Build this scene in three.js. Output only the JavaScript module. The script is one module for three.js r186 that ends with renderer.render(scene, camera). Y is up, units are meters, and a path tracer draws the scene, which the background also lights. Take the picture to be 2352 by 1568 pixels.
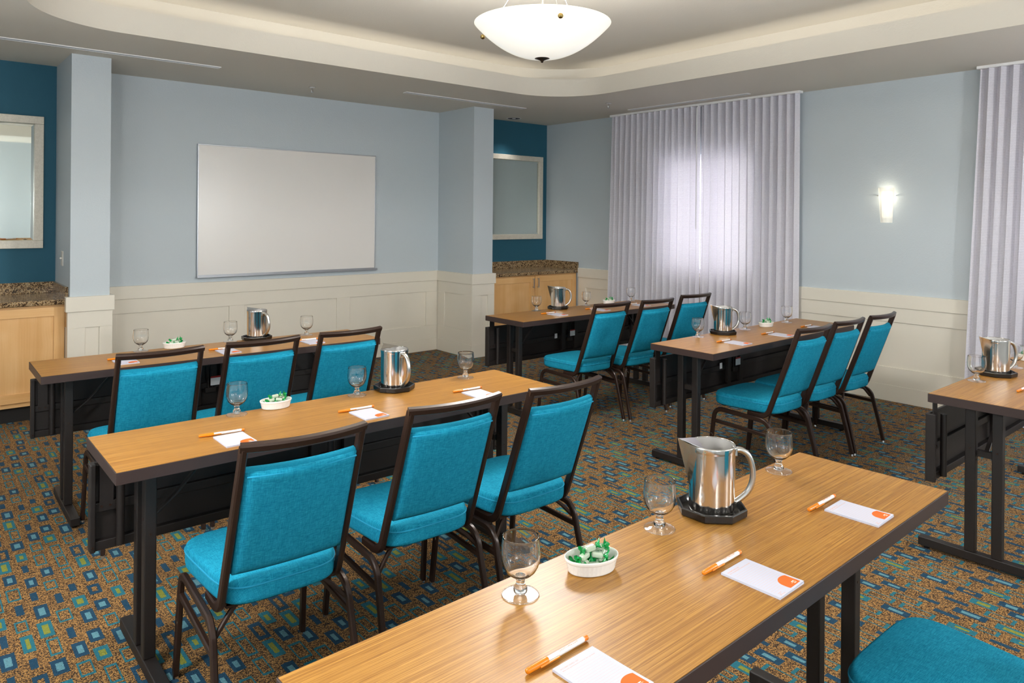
import * as THREE from 'three';
import { RoundedBoxGeometry } from 'three/addons/geometries/RoundedBoxGeometry.js';
import { mergeGeometries, mergeVertices, toCreasedNormals } from 'three/addons/utils/BufferGeometryUtils.js';
import { RectAreaLightUniformsLib } from 'three/addons/lights/RectAreaLightUniformsLib.js';
RectAreaLightUniformsLib.init();

// ------------------------------------------------------------------ camera, sky, exposure
const scene = new THREE.Scene();
const FRAME_W = 2352, FRAME_H = 1568, FOCAL = 1659.62, HORIZON = 498.73, EYE = 1.55;
const camera = new THREE.PerspectiveCamera(2 * Math.atan(FRAME_H / 2 / FOCAL) * 180 / Math.PI, FRAME_W / FRAME_H, 0.05, 200);
camera.position.set(0, EYE, 0);
camera.rotation.order = 'YXZ';
camera.rotation.set(-0.00175, -0.704579, 0.00908583);
camera.setViewOffset(FRAME_W, FRAME_H, 0, FRAME_H / 2 - HORIZON, FRAME_W, FRAME_H);   // rising front of an architectural lens
const renderer = new THREE.WebGLRenderer({ antialias: true });
renderer.toneMapping = THREE.LinearToneMapping;
renderer.toneMappingExposure = 1.18;
renderer.shadowMap.enabled = true;
scene.background = new THREE.Color().setRGB(1.0, 0.98, 0.99);       // overcast daylight outside the two windows
scene.backgroundIntensity = 5;
const LIGHT = { cove: 1.7, pendantUp: 9, pendant: 6, sconce: 0.028, wall: 3.2, wallLeft: 5.5, down: 1 };

// ------------------------------------------------------------------ helpers
let seed = 20240611;
const rnd = () => { seed = (seed + 0x6D2B79F5) | 0; let t = Math.imul(seed ^ (seed >>> 15), 1 | seed); t = (t + Math.imul(t ^ (t >>> 7), 61 | t)) ^ t; return ((t ^ (t >>> 14)) >>> 0) / 4294967296; };
const rr = (a, b) => a + (b - a) * rnd();
const taken = {};
function numbered(name) { const n = taken[name] = (taken[name] ?? -1) + 1; return n ? name + '_' + String(n).padStart(3, '0') : name; }
function shade(o) { o.castShadow = true; o.receiveShadow = true; return o; }
function tag(o, label, category, group) { o.userData.label = label; o.userData.category = category; if (group) o.userData.group = group; return o; }
function thing(name, label, category, [x, y, z] = [0, 0, 0], turn = 0, group) {
  const o = new THREE.Group(); o.name = numbered(name); o.position.set(x, y, z); o.rotation.y = turn; scene.add(o);
  return tag(o, label, category, group);
}
function part(parent, name, geo, mat, label) {
  const m = shade(new THREE.Mesh(Array.isArray(geo) ? merge(geo) : geo, mat)); m.name = name; parent.add(m);
  if (label) m.userData.label = label;
  return m;
}
function struct(name, geo, mat, label) {
  const m = part(scene, numbered(name), geo, mat); m.userData.kind = 'structure'; if (label) m.userData.label = label; return m;
}
function copyOf(o, pos, turn, label, group) {
  const c = o.clone(); c.name = numbered(o.name.replace(/_\d{3}$/, '')); c.position.set(...pos); c.rotation.y = turn; scene.add(c);
  c.userData = { ...o.userData, label }; if (group) c.userData.group = group;
  return c;
}
function merge(list) {
  const gs = list.map(g => { const q = g.index ? g.toNonIndexed() : g; for (const k of Object.keys(q.attributes)) if (!['position', 'normal', 'uv'].includes(k)) q.deleteAttribute(k); if (!q.attributes.uv) metric(q); return q; });
  return mergeGeometries(gs);
}
// uv in metres, by the way each face points
function metric(g, along = 'x') {
  const p = g.attributes.position, n = g.attributes.normal, uv = new Float32Array(p.count * 2);
  for (let i = 0; i < p.count; i++) {
    const ax = Math.abs(n.getX(i)), ay = Math.abs(n.getY(i)), az = Math.abs(n.getZ(i));
    let u, v;
    if (ay >= ax && ay >= az) { u = p.getX(i); v = p.getZ(i); } else if (az >= ax) { u = p.getX(i); v = p.getY(i); } else { u = p.getZ(i); v = p.getY(i); }
    if (along === 'y') [u, v] = [v, u];
    uv[2 * i] = u; uv[2 * i + 1] = v;
  }
  g.setAttribute('uv', new THREE.BufferAttribute(uv, 2)); return g;
}
// box between two corners, with uv in metres
function box(x0, x1, y0, y1, z0, z1, r = 0, along) {
  const w = x1 - x0, h = y1 - y0, d = z1 - z0;
  const g = r ? new RoundedBoxGeometry(w, h, d, 2, Math.min(r, w / 2.01, h / 2.01, d / 2.01)) : new THREE.BoxGeometry(w, h, d);
  g.translate((x0 + x1) / 2, (y0 + y1) / 2, (z0 + z1) / 2); return metric(g, along);
}
function cyl(r0, r1, h, x, y, z, seg = 24) { const g = new THREE.CylinderGeometry(r1, r0, h, seg); g.translate(x, y + h / 2, z); return g; }
// sweep of a rounded bar (w across `side`, d in the other direction) along points
function bar(pts, w, d, side = new THREE.Vector3(1, 0, 0), closedEnds = true) {
  const c = Math.min(w, d) * 0.22, sec = [[-w / 2 + c, -d / 2], [w / 2 - c, -d / 2], [w / 2, -d / 2 + c], [w / 2, d / 2 - c], [w / 2 - c, d / 2], [-w / 2 + c, d / 2], [-w / 2, d / 2 - c], [-w / 2, -d / 2 + c]];
  const P = pts.map(p => new THREE.Vector3(...p)), pos = [], n = sec.length, idx = [], uv = []; let len = 0;
  P.forEach((p, i) => {
    const t0 = i ? p.clone().sub(P[i - 1]).normalize() : null, t1 = i < P.length - 1 ? P[i + 1].clone().sub(p).normalize() : null;
    const t = (t0 && t1 ? t0.clone().add(t1) : (t0 ?? t1).clone()).normalize();
    const s = side.clone().addScaledVector(t, -side.dot(t)).normalize(), q = new THREE.Vector3().crossVectors(t, s).normalize();
    const k = t0 && t1 ? 1 / Math.max(0.35, Math.sqrt((1 + t0.dot(t1)) / 2)) : 1;
    if (i) len += p.distanceTo(P[i - 1]);
    const bend = t0 && t1 ? Math.abs(t0.clone().sub(t1).normalize().dot(s)) > 0.7 : false;
    sec.forEach(([a, b], j) => { const v = p.clone().addScaledVector(s, a * (bend ? k : 1)).addScaledVector(q, b * (bend ? 1 : k)); pos.push(v.x, v.y, v.z); uv.push(j / n * 2 * (w + d), len); });
  });
  for (let i = 0; i < P.length - 1; i++) for (let j = 0; j < n; j++) { const a = i * n + j, b = i * n + (j + 1) % n, c2 = a + n, d2 = b + n; idx.push(a, b, c2, b, d2, c2); }
  if (closedEnds) for (const [base, flip] of [[0, true], [(P.length - 1) * n, false]]) for (let j = 1; j < n - 1; j++) flip ? idx.push(base, base + j + 1, base + j) : idx.push(base, base + j, base + j + 1);
  const g = new THREE.BufferGeometry(); g.setAttribute('position', new THREE.Float32BufferAttribute(pos, 3)); g.setAttribute('uv', new THREE.Float32BufferAttribute(uv, 2)); g.setIndex(idx); g.computeVertexNormals();
  return toCreasedNormals(g, 0.6);
}
function arc(cy, cz, r, a0, a1, n, x = 0) { const o = []; for (let i = 0; i <= n; i++) { const a = a0 + (a1 - a0) * i / n; o.push([x, cy + r * Math.sin(a), cz + r * Math.cos(a)]); } return o; }
function tube(pts, r, seg = 40, rad = 10) { return new THREE.TubeGeometry(new THREE.CatmullRomCurve3(pts.map(p => new THREE.Vector3(...p))), seg, r, rad, false); }
function rod(a, b, r, seg = 12) {
  const A = new THREE.Vector3(...a), B = new THREE.Vector3(...b), h = A.distanceTo(B), g = new THREE.CylinderGeometry(r, r, h, seg);
  g.applyQuaternion(new THREE.Quaternion().setFromUnitVectors(new THREE.Vector3(0, 1, 0), B.clone().sub(A).normalize())); g.translate(...A.add(B).multiplyScalar(0.5).toArray()); return g;
}
function lathe(pts, seg = 48) { const g = new THREE.LatheGeometry(pts.map(p => new THREE.Vector2(p[0], p[1])), seg); return g; }

// ------------------------------------------------------------------ textures
function hash(x, y, s) { let h = Math.imul(x, 374761393) ^ Math.imul(y, 668265263) ^ Math.imul(s, 2246822519); h = Math.imul(h ^ (h >>> 13), 1274126177); return ((h ^ (h >>> 16)) >>> 0) / 4294967296; }
// value noise that tiles after (px, py) cells
function vnoise(x, y, px, py, s) {
  const xi = Math.floor(x), yi = Math.floor(y), fx = x - xi, fy = y - yi, u = fx * fx * (3 - 2 * fx), v = fy * fy * (3 - 2 * fy), m = (a, b) => ((a % b) + b) % b;
  const a = hash(m(xi, px), m(yi, py), s), b = hash(m(xi + 1, px), m(yi, py), s), c = hash(m(xi, px), m(yi + 1, py), s), d = hash(m(xi + 1, px), m(yi + 1, py), s);
  return a + (b - a) * u + (c - a) * v + (a - b - c + d) * u * v;
}
function texture(w, h, fn, { srgb = true, size = [1, 1] } = {}) {
  const data = new Uint8Array(w * h * 4);
  for (let y = 0; y < h; y++) for (let x = 0; x < w; x++) { const c = fn(x / w, y / h, x, y), i = (y * w + x) * 4; for (let k = 0; k < 3; k++) data[i + k] = Math.max(0, Math.min(255, Array.isArray(c) ? c[k] : c)); data[i + 3] = 255; }
  const t = new THREE.DataTexture(data, w, h); t.wrapS = t.wrapT = THREE.RepeatWrapping; t.magFilter = THREE.LinearFilter; t.minFilter = THREE.LinearMipmapLinearFilter; t.generateMipmaps = true;
  if (srgb) t.colorSpace = THREE.SRGBColorSpace;
  t.repeat.set(1 / size[0], 1 / size[1]); t.needsUpdate = true; return t;
}
const mix = (a, b, t) => a.map((v, i) => v + (b[i] - v) * t);
const std = (o) => new THREE.MeshStandardMaterial(o), phys = (o) => new THREE.MeshPhysicalMaterial(o);

// carpet: tan and dark brown speckled pile with woven bars; six columns of bars per 0.40 m repeat
const CARPET_W = 0.398, CARPET_L = 1.16;
const carpetTexture = (() => {
  const W = 768, H = 2048, kind = new Uint8Array(W * H);
  const pick = () => { const r = rnd(); return r < 0.34 ? 'blue' : r < 0.70 ? 'outline' : r < 0.86 ? 'olive' : r < 0.94 ? 'small' : 'dark'; };
  const cols = 6, rows = 8;
  let last = '';
  for (let c = 0; c < cols; c++) for (let r = 0; r < rows; r++) {
    let k = pick(); if (k === last && k !== 'outline') k = pick(); last = k;
    const cx = (c + 0.5) / cols * W + rr(-10, 10), cy = (r + (c % 2 ? 0.5 : 0) + 0.25) / rows * H + rr(-18, 18);
    let w = rr(0.037, 0.047) / CARPET_W * W, l = rr(0.088, 0.128) / CARPET_L * H;
    if (k === 'small') { w *= 0.55; l *= 0.75; }
    const bx = (k === 'outline' ? 0.0050 : 0.0120) / CARPET_W * W, bl = (k === 'outline' ? 0.013 : 0.024) / CARPET_L * H;
    for (let y = Math.floor(cy - l / 2); y < cy + l / 2; y++) for (let x = Math.floor(cx - w / 2); x < cx + w / 2; x++) {
      const ex = Math.min(x - (cx - w / 2), cx + w / 2 - x), ey = Math.min(y - (cy - l / 2), cy + l / 2 - y), edge = ex < bx || ey < bl;
      let v = 0;
      if (k === 'small') v = 2; else if (k === 'blue') v = edge ? 2 : 3; else if (k === 'olive') v = edge ? 4 : 5; else if (k === 'outline') v = edge ? 4 : 0; else v = edge ? 2 : 0;
      kind[(((y % H) + H) % H) * W + (((x % W) + W) % W)] = v;
    }
  }
  const pal = [null, null, [10, 60, 86], [88, 136, 148], [26, 104, 120], [128, 132, 48]];
  return texture(W, H, (u, v, x, y) => {
    const jx = Math.round((vnoise(u * 190, v * 560, 190, 560, 1) - 0.5) * 3), jy = Math.round((vnoise(u * 190, v * 560, 190, 560, 2) - 0.5) * 5);
    const k = kind[((y + jy + H) % H) * W + ((x + jx + W) % W)];
    const n = vnoise(u * 140, v * 400, 140, 400, 3) * 0.65 + vnoise(u * 240, v * 680, 240, 680, 4) * 0.35, f = hash(x, y, 9);
    if (!k) { const t = Math.max(0, Math.min(1, (n - 0.36) * 4.2)); return mix([46, 31, 18], [172, 128, 70], t).map(c => c * (0.86 + 0.24 * f)); }
    return pal[k].map(c => c * (0.84 + 0.2 * n + 0.14 * f));
  }, { size: [CARPET_W, CARPET_L] });
})();
const pileBump = texture(512, 512, (u, v, x, y) => 255 * (0.6 * vnoise(u * 150, v * 150, 150, 150, 21) + 0.4 * hash(x, y, 22)), { srgb: false, size: [0.5, 0.5] });

// straight-grained oak laminate, grain along u
const oakTexture = texture(1024, 2048, (u, v, x, y) => {
  const wob = v + 0.004 * (vnoise(u * 3, v * 6, 3, 6, 30) - 0.5);
  const fine = vnoise(u * 5, wob * 400, 5, 400, 31), mid = vnoise(u * 3, wob * 120, 3, 120, 32), wide = vnoise(u * 2, wob * 22, 2, 22, 33);
  const dash = vnoise(u * 18, wob * 300, 18, 300, 34);
  let t = 0.66 * fine + 0.24 * mid + 0.10 * wide; if (dash > 0.74) t -= (dash - 0.74) * 1.5;
  return mix([138, 91, 34], [182, 134, 62], Math.max(0, Math.min(1, (t - 0.22) * 1.75))).map(c => c * (0.97 + 0.05 * hash(x, y, 35)));
}, { size: [0.9, 0.5] });
// plain maple, grain along v
const mapleTexture = texture(512, 1024, (u, v, x, y) => {
  const w = u + 0.05 * (vnoise(u * 3, v * 4, 3, 4, 40) - 0.5) + 0.02 * (vnoise(u * 8, v * 9, 8, 9, 41) - 0.5);
  const a = vnoise(w * 14, v * 2, 14, 2, 42), b = vnoise(w * 90, v * 5, 90, 5, 43), c = vnoise(u * 5, v * 14, 5, 14, 44);
  return mix([218, 164, 100], [240, 198, 142], 0.45 * a + 0.25 * b + 0.30 * c).map(q => q * (0.985 + 0.03 * hash(x, y, 45)));
}, { size: [0.5, 1.0] });
const graniteTexture = texture(1024, 512, (u, v, x, y) => {
  const a = vnoise(u * 110, v * 55, 110, 55, 50), b = vnoise(u * 230, v * 115, 230, 115, 51), c = vnoise(u * 46, v * 23, 46, 23, 52), t = 0.45 * a + 0.3 * b + 0.25 * c;
  return t < 0.40 ? [50, 38, 28] : t < 0.50 ? [112, 88, 60] : t < 0.60 ? [164, 134, 94] : t < 0.68 ? [204, 180, 140] : [140, 122, 100];
}, { size: [0.6, 0.3] });
// linen weave, slubs both ways
function linen(dark, light, s) {
  return texture(1024, 1024, (u, v, x, y) => {
    const wx = vnoise(u * 24, v * 420, 24, 420, s), wy = vnoise(u * 420, v * 22, 420, 22, s + 1), k = ((x >> 1) + (y >> 1)) % 2 ? 0.08 : -0.08, f = hash(x, y, s + 2) - 0.5;
    const slub = vnoise(u * 20, v * 180, 20, 180, s + 3);
    let t = 0.5 + 0.62 * (wx - 0.5) + 0.50 * (wy - 0.5) + k + 0.35 * f; if (slub > 0.84) t -= (slub - 0.84) * 2;
    return mix(dark, light, Math.max(0, Math.min(1, t)));
  }, { size: [0.24, 0.24] });
}
const linenTexture = linen([6, 108, 138], [46, 166, 196], 60);
const linenBump = texture(512, 512, (u, v, x, y) => 255 * (0.5 * vnoise(u * 6, v * 200, 6, 200, 66) + 0.5 * vnoise(u * 200, v * 6, 200, 6, 67)), { srgb: false, size: [0.15, 0.15] });
// sheer with fine woven horizontal stripes
const sheerTexture = texture(256, 512, (u, v, x, y) => {
  const band = (v * 20) % 1, stripe = band < 0.42 ? 0 : 1, n = vnoise(u * 60, v * 128, 60, 128, 70);
  return mix([219, 217, 227], [237, 235, 243], stripe).map(c => c * (0.94 + 0.08 * n));
}, { size: [0.2, 0.24] });
const plasterBump = texture(512, 512, (u, v) => 255 * (0.6 * vnoise(u * 70, v * 70, 70, 70, 80) + 0.4 * vnoise(u * 150, v * 150, 150, 150, 81)), { srgb: false, size: [0.6, 0.6] });
const brushedTexture = texture(512, 256, (u, v, x, y) => 200 + 30 * (vnoise(u * 4, v * 200, 4, 200, 90) - 0.5), { srgb: false, size: [0.2, 0.1] });
const champagneTexture = texture(256, 256, (u, v) => mix([200, 193, 178], [226, 220, 206], 0.6 * vnoise(u * 60, v * 60, 60, 60, 92) + 0.4 * vnoise(u * 14, v * 14, 14, 14, 93)), { size: [0.2, 0.2] });

const paint = (hex, rough = 0.7) => std({ color: hex, roughness: rough, bumpMap: plasterBump, bumpScale: 0.0006 });
const M = {
  carpet: std({ map: carpetTexture, roughness: 1, bumpMap: pileBump, bumpScale: 0.004 }),
  wall: paint('#c3cdd3', 0.55), accent: paint('#205c72', 0.7), ceiling: paint('#d6d1c6', 0.8),
  wainscot: std({ color: '#e6e0d2', roughness: 0.42 }),
  oak: phys({ map: oakTexture, roughness: 0.34, specularIntensity: 0.7 }), edge: std({ color: '#352724', roughness: 0.45 }),
  maple: std({ map: mapleTexture, roughness: 0.38 }), granite: std({ map: graniteTexture, roughness: 0.16 }),
  linen: phys({ map: linenTexture, roughness: 0.92, specularIntensity: 0.25, bumpMap: linenBump, bumpScale: 0.0005 }), piping: std({ color: '#1590b4', roughness: 0.9 }),
  bronze: std({ color: '#33231c', roughness: 0.30, metalness: 0.25 }), black: std({ color: '#1d1715', roughness: 0.5 }), rubber: std({ color: '#141212', roughness: 0.7 }),
  chrome: std({ color: '#e4e4e6', roughness: 0.08, metalness: 1 }), steel: std({ color: '#d9d5d0', roughness: 0.13, metalness: 1, roughnessMap: null }), satin: std({ color: '#c4c2be', roughness: 0.28, metalness: 1 }), brushed: std({ color: '#cfccc8', roughness: 0.5, metalness: 0.85 }),
  plastic: std({ color: '#151110', roughness: 0.22 }),
  glass: phys({ color: '#ffffff', roughness: 0.0, transmission: 1, thickness: 0.01, ior: 1.5 }), pane: phys({ color: '#ffffff', roughness: 0.0, transmission: 1, thickness: 0, ior: 1.5 }),
  thin: phys({ color: '#ffffff', roughness: 0.0, transmission: 1, thickness: 0, ior: 1.5, side: THREE.DoubleSide }), ceramic: std({ color: '#eceae6', roughness: 0.14 }), paper: null, white: std({ color: '#efeff0', roughness: 0.4 }),
  board: phys({ color: '#ebe8e4', roughness: 0.28, clearcoat: 0.5, clearcoatRoughness: 0.25 }), alu: std({ color: '#b9bcc2', roughness: 0.35, metalness: 0.9 }),
  mirror: std({ color: '#dfe6e2', roughness: 0.02, metalness: 1 }), champagne: std({ map: champagneTexture, roughness: 0.4, metalness: 0.1 }),
  sheer: phys({ map: sheerTexture, roughness: 0.95, transmission: 0.15, thickness: 0, ior: 1.2 }), plate: std({ color: '#e6e3da', roughness: 0.4 }),
  orange: std({ color: '#e8791a', roughness: 0.3 }), cap: phys({ color: '#ef8f10', roughness: 0.2, transmission: 0.25, thickness: 0 }),
  candy: phys({ color: '#cfdcc6', roughness: 0.15, transmission: 0.25, thickness: 0, clearcoat: 1, clearcoatRoughness: 0.08 }), green: phys({ color: '#17a352', roughness: 0.2, transmission: 0.3, thickness: 0 }),
  wrap: phys({ color: '#f4fbf6', roughness: 0.1, transmission: 0.9, thickness: 0 }),
  red: std({ color: '#b3201c', roughness: 0.4 }),
};

// ------------------------------------------------------------------ the room
const X0 = -0.447, X1 = 6.484, Z0 = -6.94, Z1 = 1.15, H = 2.739, HU = 3.051, ZC = -6.271;
const COL = [[0.987, 1.252], [4.777, 5.050]];
struct('floor', box(X0 - 0.2, X1 + 0.2, -0.1, 0, Z0 - 0.2, Z1 + 0.2), M.carpet, 'brown speckled carpet woven with blue, teal and olive bars');
// walls
const wallFront = struct('wall_front', box(X0 - 0.15, X1 + 0.15, 0, 3.2, Z0 - 0.15, Z0), M.wall, 'pale blue-grey painted front wall');
part(wallFront, 'accent_panel', box(X0, COL[0][0], 0.9, H, Z0, Z0 + 0.006), M.accent, 'dark teal-blue painted niche wall');
part(wallFront, 'accent_panel', box(COL[1][1], X1, 0.9, H, Z0, Z0 + 0.006), M.accent, 'dark teal-blue painted niche wall');
struct('wall_left', box(X0 - 0.15, X0, 0, 3.2, Z0, Z1), M.wall);
struct('wall_back', box(X0 - 0.15, X1 + 0.15, 0, 3.2, Z1, Z1 + 0.15), M.wall);
// right wall with two window openings [z0, z1, y0, y1]
const WIN = [[-5.05, -3.93, 0.95, 2.22], [-1.55, -0.35, 0.95, 2.22]];
const wallRight = (() => {
  const s = new THREE.Shape([[Z0, 0], [Z1, 0], [Z1, 3.2], [Z0, 3.2]].map(p => new THREE.Vector2(-p[0], p[1])));
  for (const [a, b, c, d] of WIN) s.holes.push(new THREE.Path([[a, c], [b, c], [b, d], [a, d]].map(p => new THREE.Vector2(-p[0], p[1]))));
  const g = new THREE.ExtrudeGeometry(s, { depth: 0.18, bevelEnabled: false }); g.rotateY(Math.PI / 2); g.translate(X1, 0, 0); return struct('wall_right', metric(g), M.wall, 'pale blue-grey painted window wall');
})();
WIN.forEach(([a, b, c, d], i) => {
  const w = new THREE.Group(); w.name = 'window_' + (i + 1); w.userData.kind = 'structure'; scene.add(w);
  const x = X1 + 0.08, f = 0.05, m = (a + b) / 2;
  part(w, 'window_frame', [box(x, x + 0.06, c, c + f, a, b), box(x, x + 0.06, d - f, d, a, b), box(x, x + 0.06, c + f, d - f, a, a + f), box(x, x + 0.06, c + f, d - f, b - f, b), box(x, x + 0.06, c + f, d - f, m - 0.025, m + 0.025)], M.white);
  part(w, 'pane', box(x + 0.025, x + 0.031, c + f, d - f, a + f, m - 0.025), M.pane);
  part(w, 'pane', box(x + 0.025, x + 0.031, c + f, d - f, m + 0.025, b - f), M.pane);
  part(w, 'window_sill', box(X1 - 0.02, x, c - 0.03, c, a - 0.03, b + 0.03, 0.004), M.wainscot);
});
// two wall columns between the recess and the niches
const columns = COL.map(([a, b]) => struct('wall_column', box(a, b, 0, H, Z0, ZC), M.wall));

// wainscot: boards on the field; rails and stiles proud, panels recessed
const RAIL_TOP = [0.80, 0.912], RAIL = [0.676, 0.80], LOW = [0.137, 0.289];
function wainscot(host, orient, at, a, b, stiles, out) {   // orient 'z': faces +z at z = at; 'x-': faces -x at x = at; `out` unused sides
  const put = (name, u0, u1, y0, y1, t, r = 0.002) => {
    const g = orient === 'z' ? box(u0, u1, y0, y1, at, at + t, r) : orient === 'x-' ? box(at - t, at, y0, y1, u0, u1, r) : box(at, at + t, y0, y1, u0, u1, r);
    part(host, name, g, M.wainscot);
  };
  put('field_panel', a, b, 0, 0.85, 0.006, 0);
  put('cap_rail', a, b, ...RAIL_TOP, 0.030, 0.003); put('top_rail', a, b, ...RAIL, 0.018); put('bottom_rail', a, b, ...LOW, 0.018);
  put('skirting_board', a, b, 0, 0.137, 0.024, 0.003);
  for (const [s0, s1] of stiles) put('stile', s0, s1, LOW[1], RAIL[0], 0.018);
}
wainscot(wallFront, 'z', Z0, COL[0][1], COL[1][0], [[COL[0][1], 1.439], [2.390, 2.534], [3.496, 3.647], [4.607, COL[1][0]]]);
wainscot(wallRight, 'x-', X1, -6.32, -5.12, [[-6.32, -6.20], [-5.24, -5.12]]);
wainscot(wallRight, 'x-', X1, -5.12, -3.86, []);
wainscot(wallRight, 'x-', X1, -3.86, -1.62, [[-3.86, -3.74]]);
wainscot(wallRight, 'x-', X1, -1.62, Z1, [[-1.70, -1.58], [-0.3, -0.18]]);
COL.forEach(([a, b], i) => {   // boards wrap the column: the front boards lap the ends of the side boards
  const c = columns[i], m = (a + b) / 2, put = (name, x0, x1, y0, y1, z0, z1, r = 0.002) => part(c, name, box(x0, x1, y0, y1, z0, z1, r), M.wainscot);
  const zl = i ? Z0 + 0.03 : -6.30, zr = i ? -6.30 : Z0 + 0.03;
  for (const [name, y0, y1, t] of [['cap_rail', ...RAIL_TOP, 0.030], ['top_rail', ...RAIL, 0.018], ['bottom_rail', ...LOW, 0.018], ['skirting_board', 0, 0.137, 0.024], ['field_panel', LOW[1], RAIL[0], 0.006]]) {
    put(name, a - t, b + t, y0, y1, ZC, ZC + t, name === 'field_panel' ? 0 : 0.002); put(name, a - t, a, y0, y1, zl, ZC); put(name, b, b + t, y0, y1, zr, ZC);
  }
  put('stile', a - 0.018, m - 0.034, LOW[1], RAIL[0], ZC + 0.006, ZC + 0.018); put('stile', m + 0.062, b + 0.018, LOW[1], RAIL[0], ZC + 0.006, ZC + 0.018);
  put('stile', a - 0.018, a - 0.006, LOW[1], RAIL[0], ZC - 0.13, ZC + 0.006); put('stile', b + 0.006, b + 0.018, LOW[1], RAIL[0], ZC - 0.13, ZC + 0.006);
  if (i) put('stile', a - 0.018, a - 0.006, LOW[1], RAIL[0], Z0 + 0.03, Z0 + 0.16); else put('stile', b + 0.006, b + 0.018, LOW[1], RAIL[0], Z0 + 0.03, Z0 + 0.16);
});

// ceiling: soffit with a rounded opening, fascia lip, cove trough, raised ceiling
const TRAY = { x0: 0.527, x1: 5.187, z0: -5.324, z1: -0.08, r: 0.61 };
function trayPath(o, target = new THREE.Path()) {
  const { x0, x1, z0, z1, r } = TRAY, a = x0 - o, b = x1 + o, c = z0 - o, d = z1 + o, q = r + o;
  target.moveTo(a + q, c); target.lineTo(b - q, c); target.absarc(b - q, c + q, q, -Math.PI / 2, 0, false); target.lineTo(b, d - q); target.absarc(b - q, d - q, q, 0, Math.PI / 2, false);
  target.lineTo(a + q, d); target.absarc(a + q, d - q, q, Math.PI / 2, Math.PI, false); target.lineTo(a, c + q); target.absarc(a + q, c + q, q, Math.PI, Math.PI * 1.5, false); return target;
}
function slab(shape, y0, y1) { const g = new THREE.ExtrudeGeometry(shape, { depth: y1 - y0, bevelEnabled: false, curveSegments: 32 }); g.rotateX(Math.PI / 2); g.translate(0, y1, 0); return g; }
const rect = () => new THREE.Shape([[X0 - 0.15, Z0 - 0.15], [X1 + 0.15, Z0 - 0.15], [X1 + 0.15, Z1 + 0.15], [X0 - 0.15, Z1 + 0.15]].map(p => new THREE.Vector2(...p)));
const soff = rect(); soff.holes.push(trayPath(0.012));
const ceiling = struct('ceiling', metric(slab(soff, H, H + 0.05)), M.ceiling, 'lowered soffit round the raised ceiling tray');
const lip = trayPath(0.03, new THREE.Shape()); lip.holes.push(trayPath(0));
part(ceiling, 'fascia', slab(lip, H - 0.001, H + 0.171), M.ceiling, 'fascia with rounded corners');
const back = trayPath(0.32, new THREE.Shape()); back.holes.push(trayPath(0.22));
part(ceiling, 'cove_wall', slab(back, H + 0.05, HU), M.ceiling);
part(ceiling, 'upper_ceiling', metric(slab(rect(), HU, HU + 0.1)), M.ceiling, 'raised flat ceiling');
// cove strips and their light
{
  const { x0, x1, z0, z1, r } = TRAY, y = H + 0.062;
  const glow = std({ color: '#ffffff', emissive: new THREE.Color().setRGB(1, 0.88, 0.70), emissiveIntensity: 1.2 });
  const runs = [[x0 + r * 0.3, x1 - r * 0.3, z0 - 0.125, z0 - 0.125], [x0 + r * 0.3, x1 - r * 0.3, z1 + 0.125, z1 + 0.125], [x0 - 0.125, x0 - 0.125, z0 + r * 0.3, z1 - r * 0.3], [x1 + 0.125, x1 + 0.125, z0 + r * 0.3, z1 - r * 0.3]];
  const where = ['front', 'rear', 'left', 'window'];
  runs.forEach(([a, b, c, d], i) => {
    const t = thing('cove_light_strip', 'warm white light strip hidden in the ceiling cove on the ' + where[i] + ' side', 'light strip', [0, 0, 0], 0, 'cove light strips');
    const w = 0.03;
    part(t, 'channel', box(a - w, b + w, H + 0.05, y, c - w, d + w), M.alu);
    part(t, 'lamp_strip', box(a - w * 0.7, b + w * 0.7, y, y + 0.012, c - w * 0.7, d + w * 0.7), glow);
    const alongX = c === d, L = alongX ? b - a : d - c, light = new THREE.RectAreaLight(new THREE.Color().setRGB(1, 0.96, 0.9), LIGHT.cove, alongX ? L : 0.06, alongX ? 0.06 : L);
    light.position.set((a + b) / 2, y + 0.018, (c + d) / 2); light.lookAt((a + b) / 2, y + 1, (c + d) / 2); scene.add(light);
  });
}

// linear air vents in the soffit
function vent(x0, x1, z0, z1, label) {
  const t = thing('linear_air_vent', label, 'vent', [0, 0, 0], 0, 'linear ceiling vents'), y = H, alongX = x1 - x0 > z1 - z0, e = 0.012;
  const fr = [box(x0, x1, y - 0.006, y, z0, z0 + e), box(x0, x1, y - 0.006, y, z1 - e, z1), box(x0, x0 + e, y - 0.006, y, z0 + e, z1 - e), box(x1 - e, x1, y - 0.006, y, z0 + e, z1 - e)];
  part(t, 'frame', fr, M.white); part(t, 'backing', box(x0 + e, x1 - e, y - 0.002, y, z0 + e, z1 - e), std({ color: '#6a6a74', roughness: 0.7 }));
  const mx = (x0 + x1) / 2, mz = (z0 + z1) / 2;
  part(t, 'blade', alongX ? box(x0 + e, x1 - e, y - 0.006, y - 0.002, mz - 0.004, mz + 0.004) : box(mx - 0.004, mx + 0.004, y - 0.006, y - 0.002, z0 + e, z1 - e), M.alu);
}
vent(0.05, 1.996, -6.075, -6.010, 'white linear air vent in the soffit running past the left column');
vent(3.73, 5.27, -6.035, -5.970, 'white linear air vent in the soffit running past the right column');
vent(6.145, 6.205, -5.27, -3.79, 'white linear air vent in the soffit along the curtain track');
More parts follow.
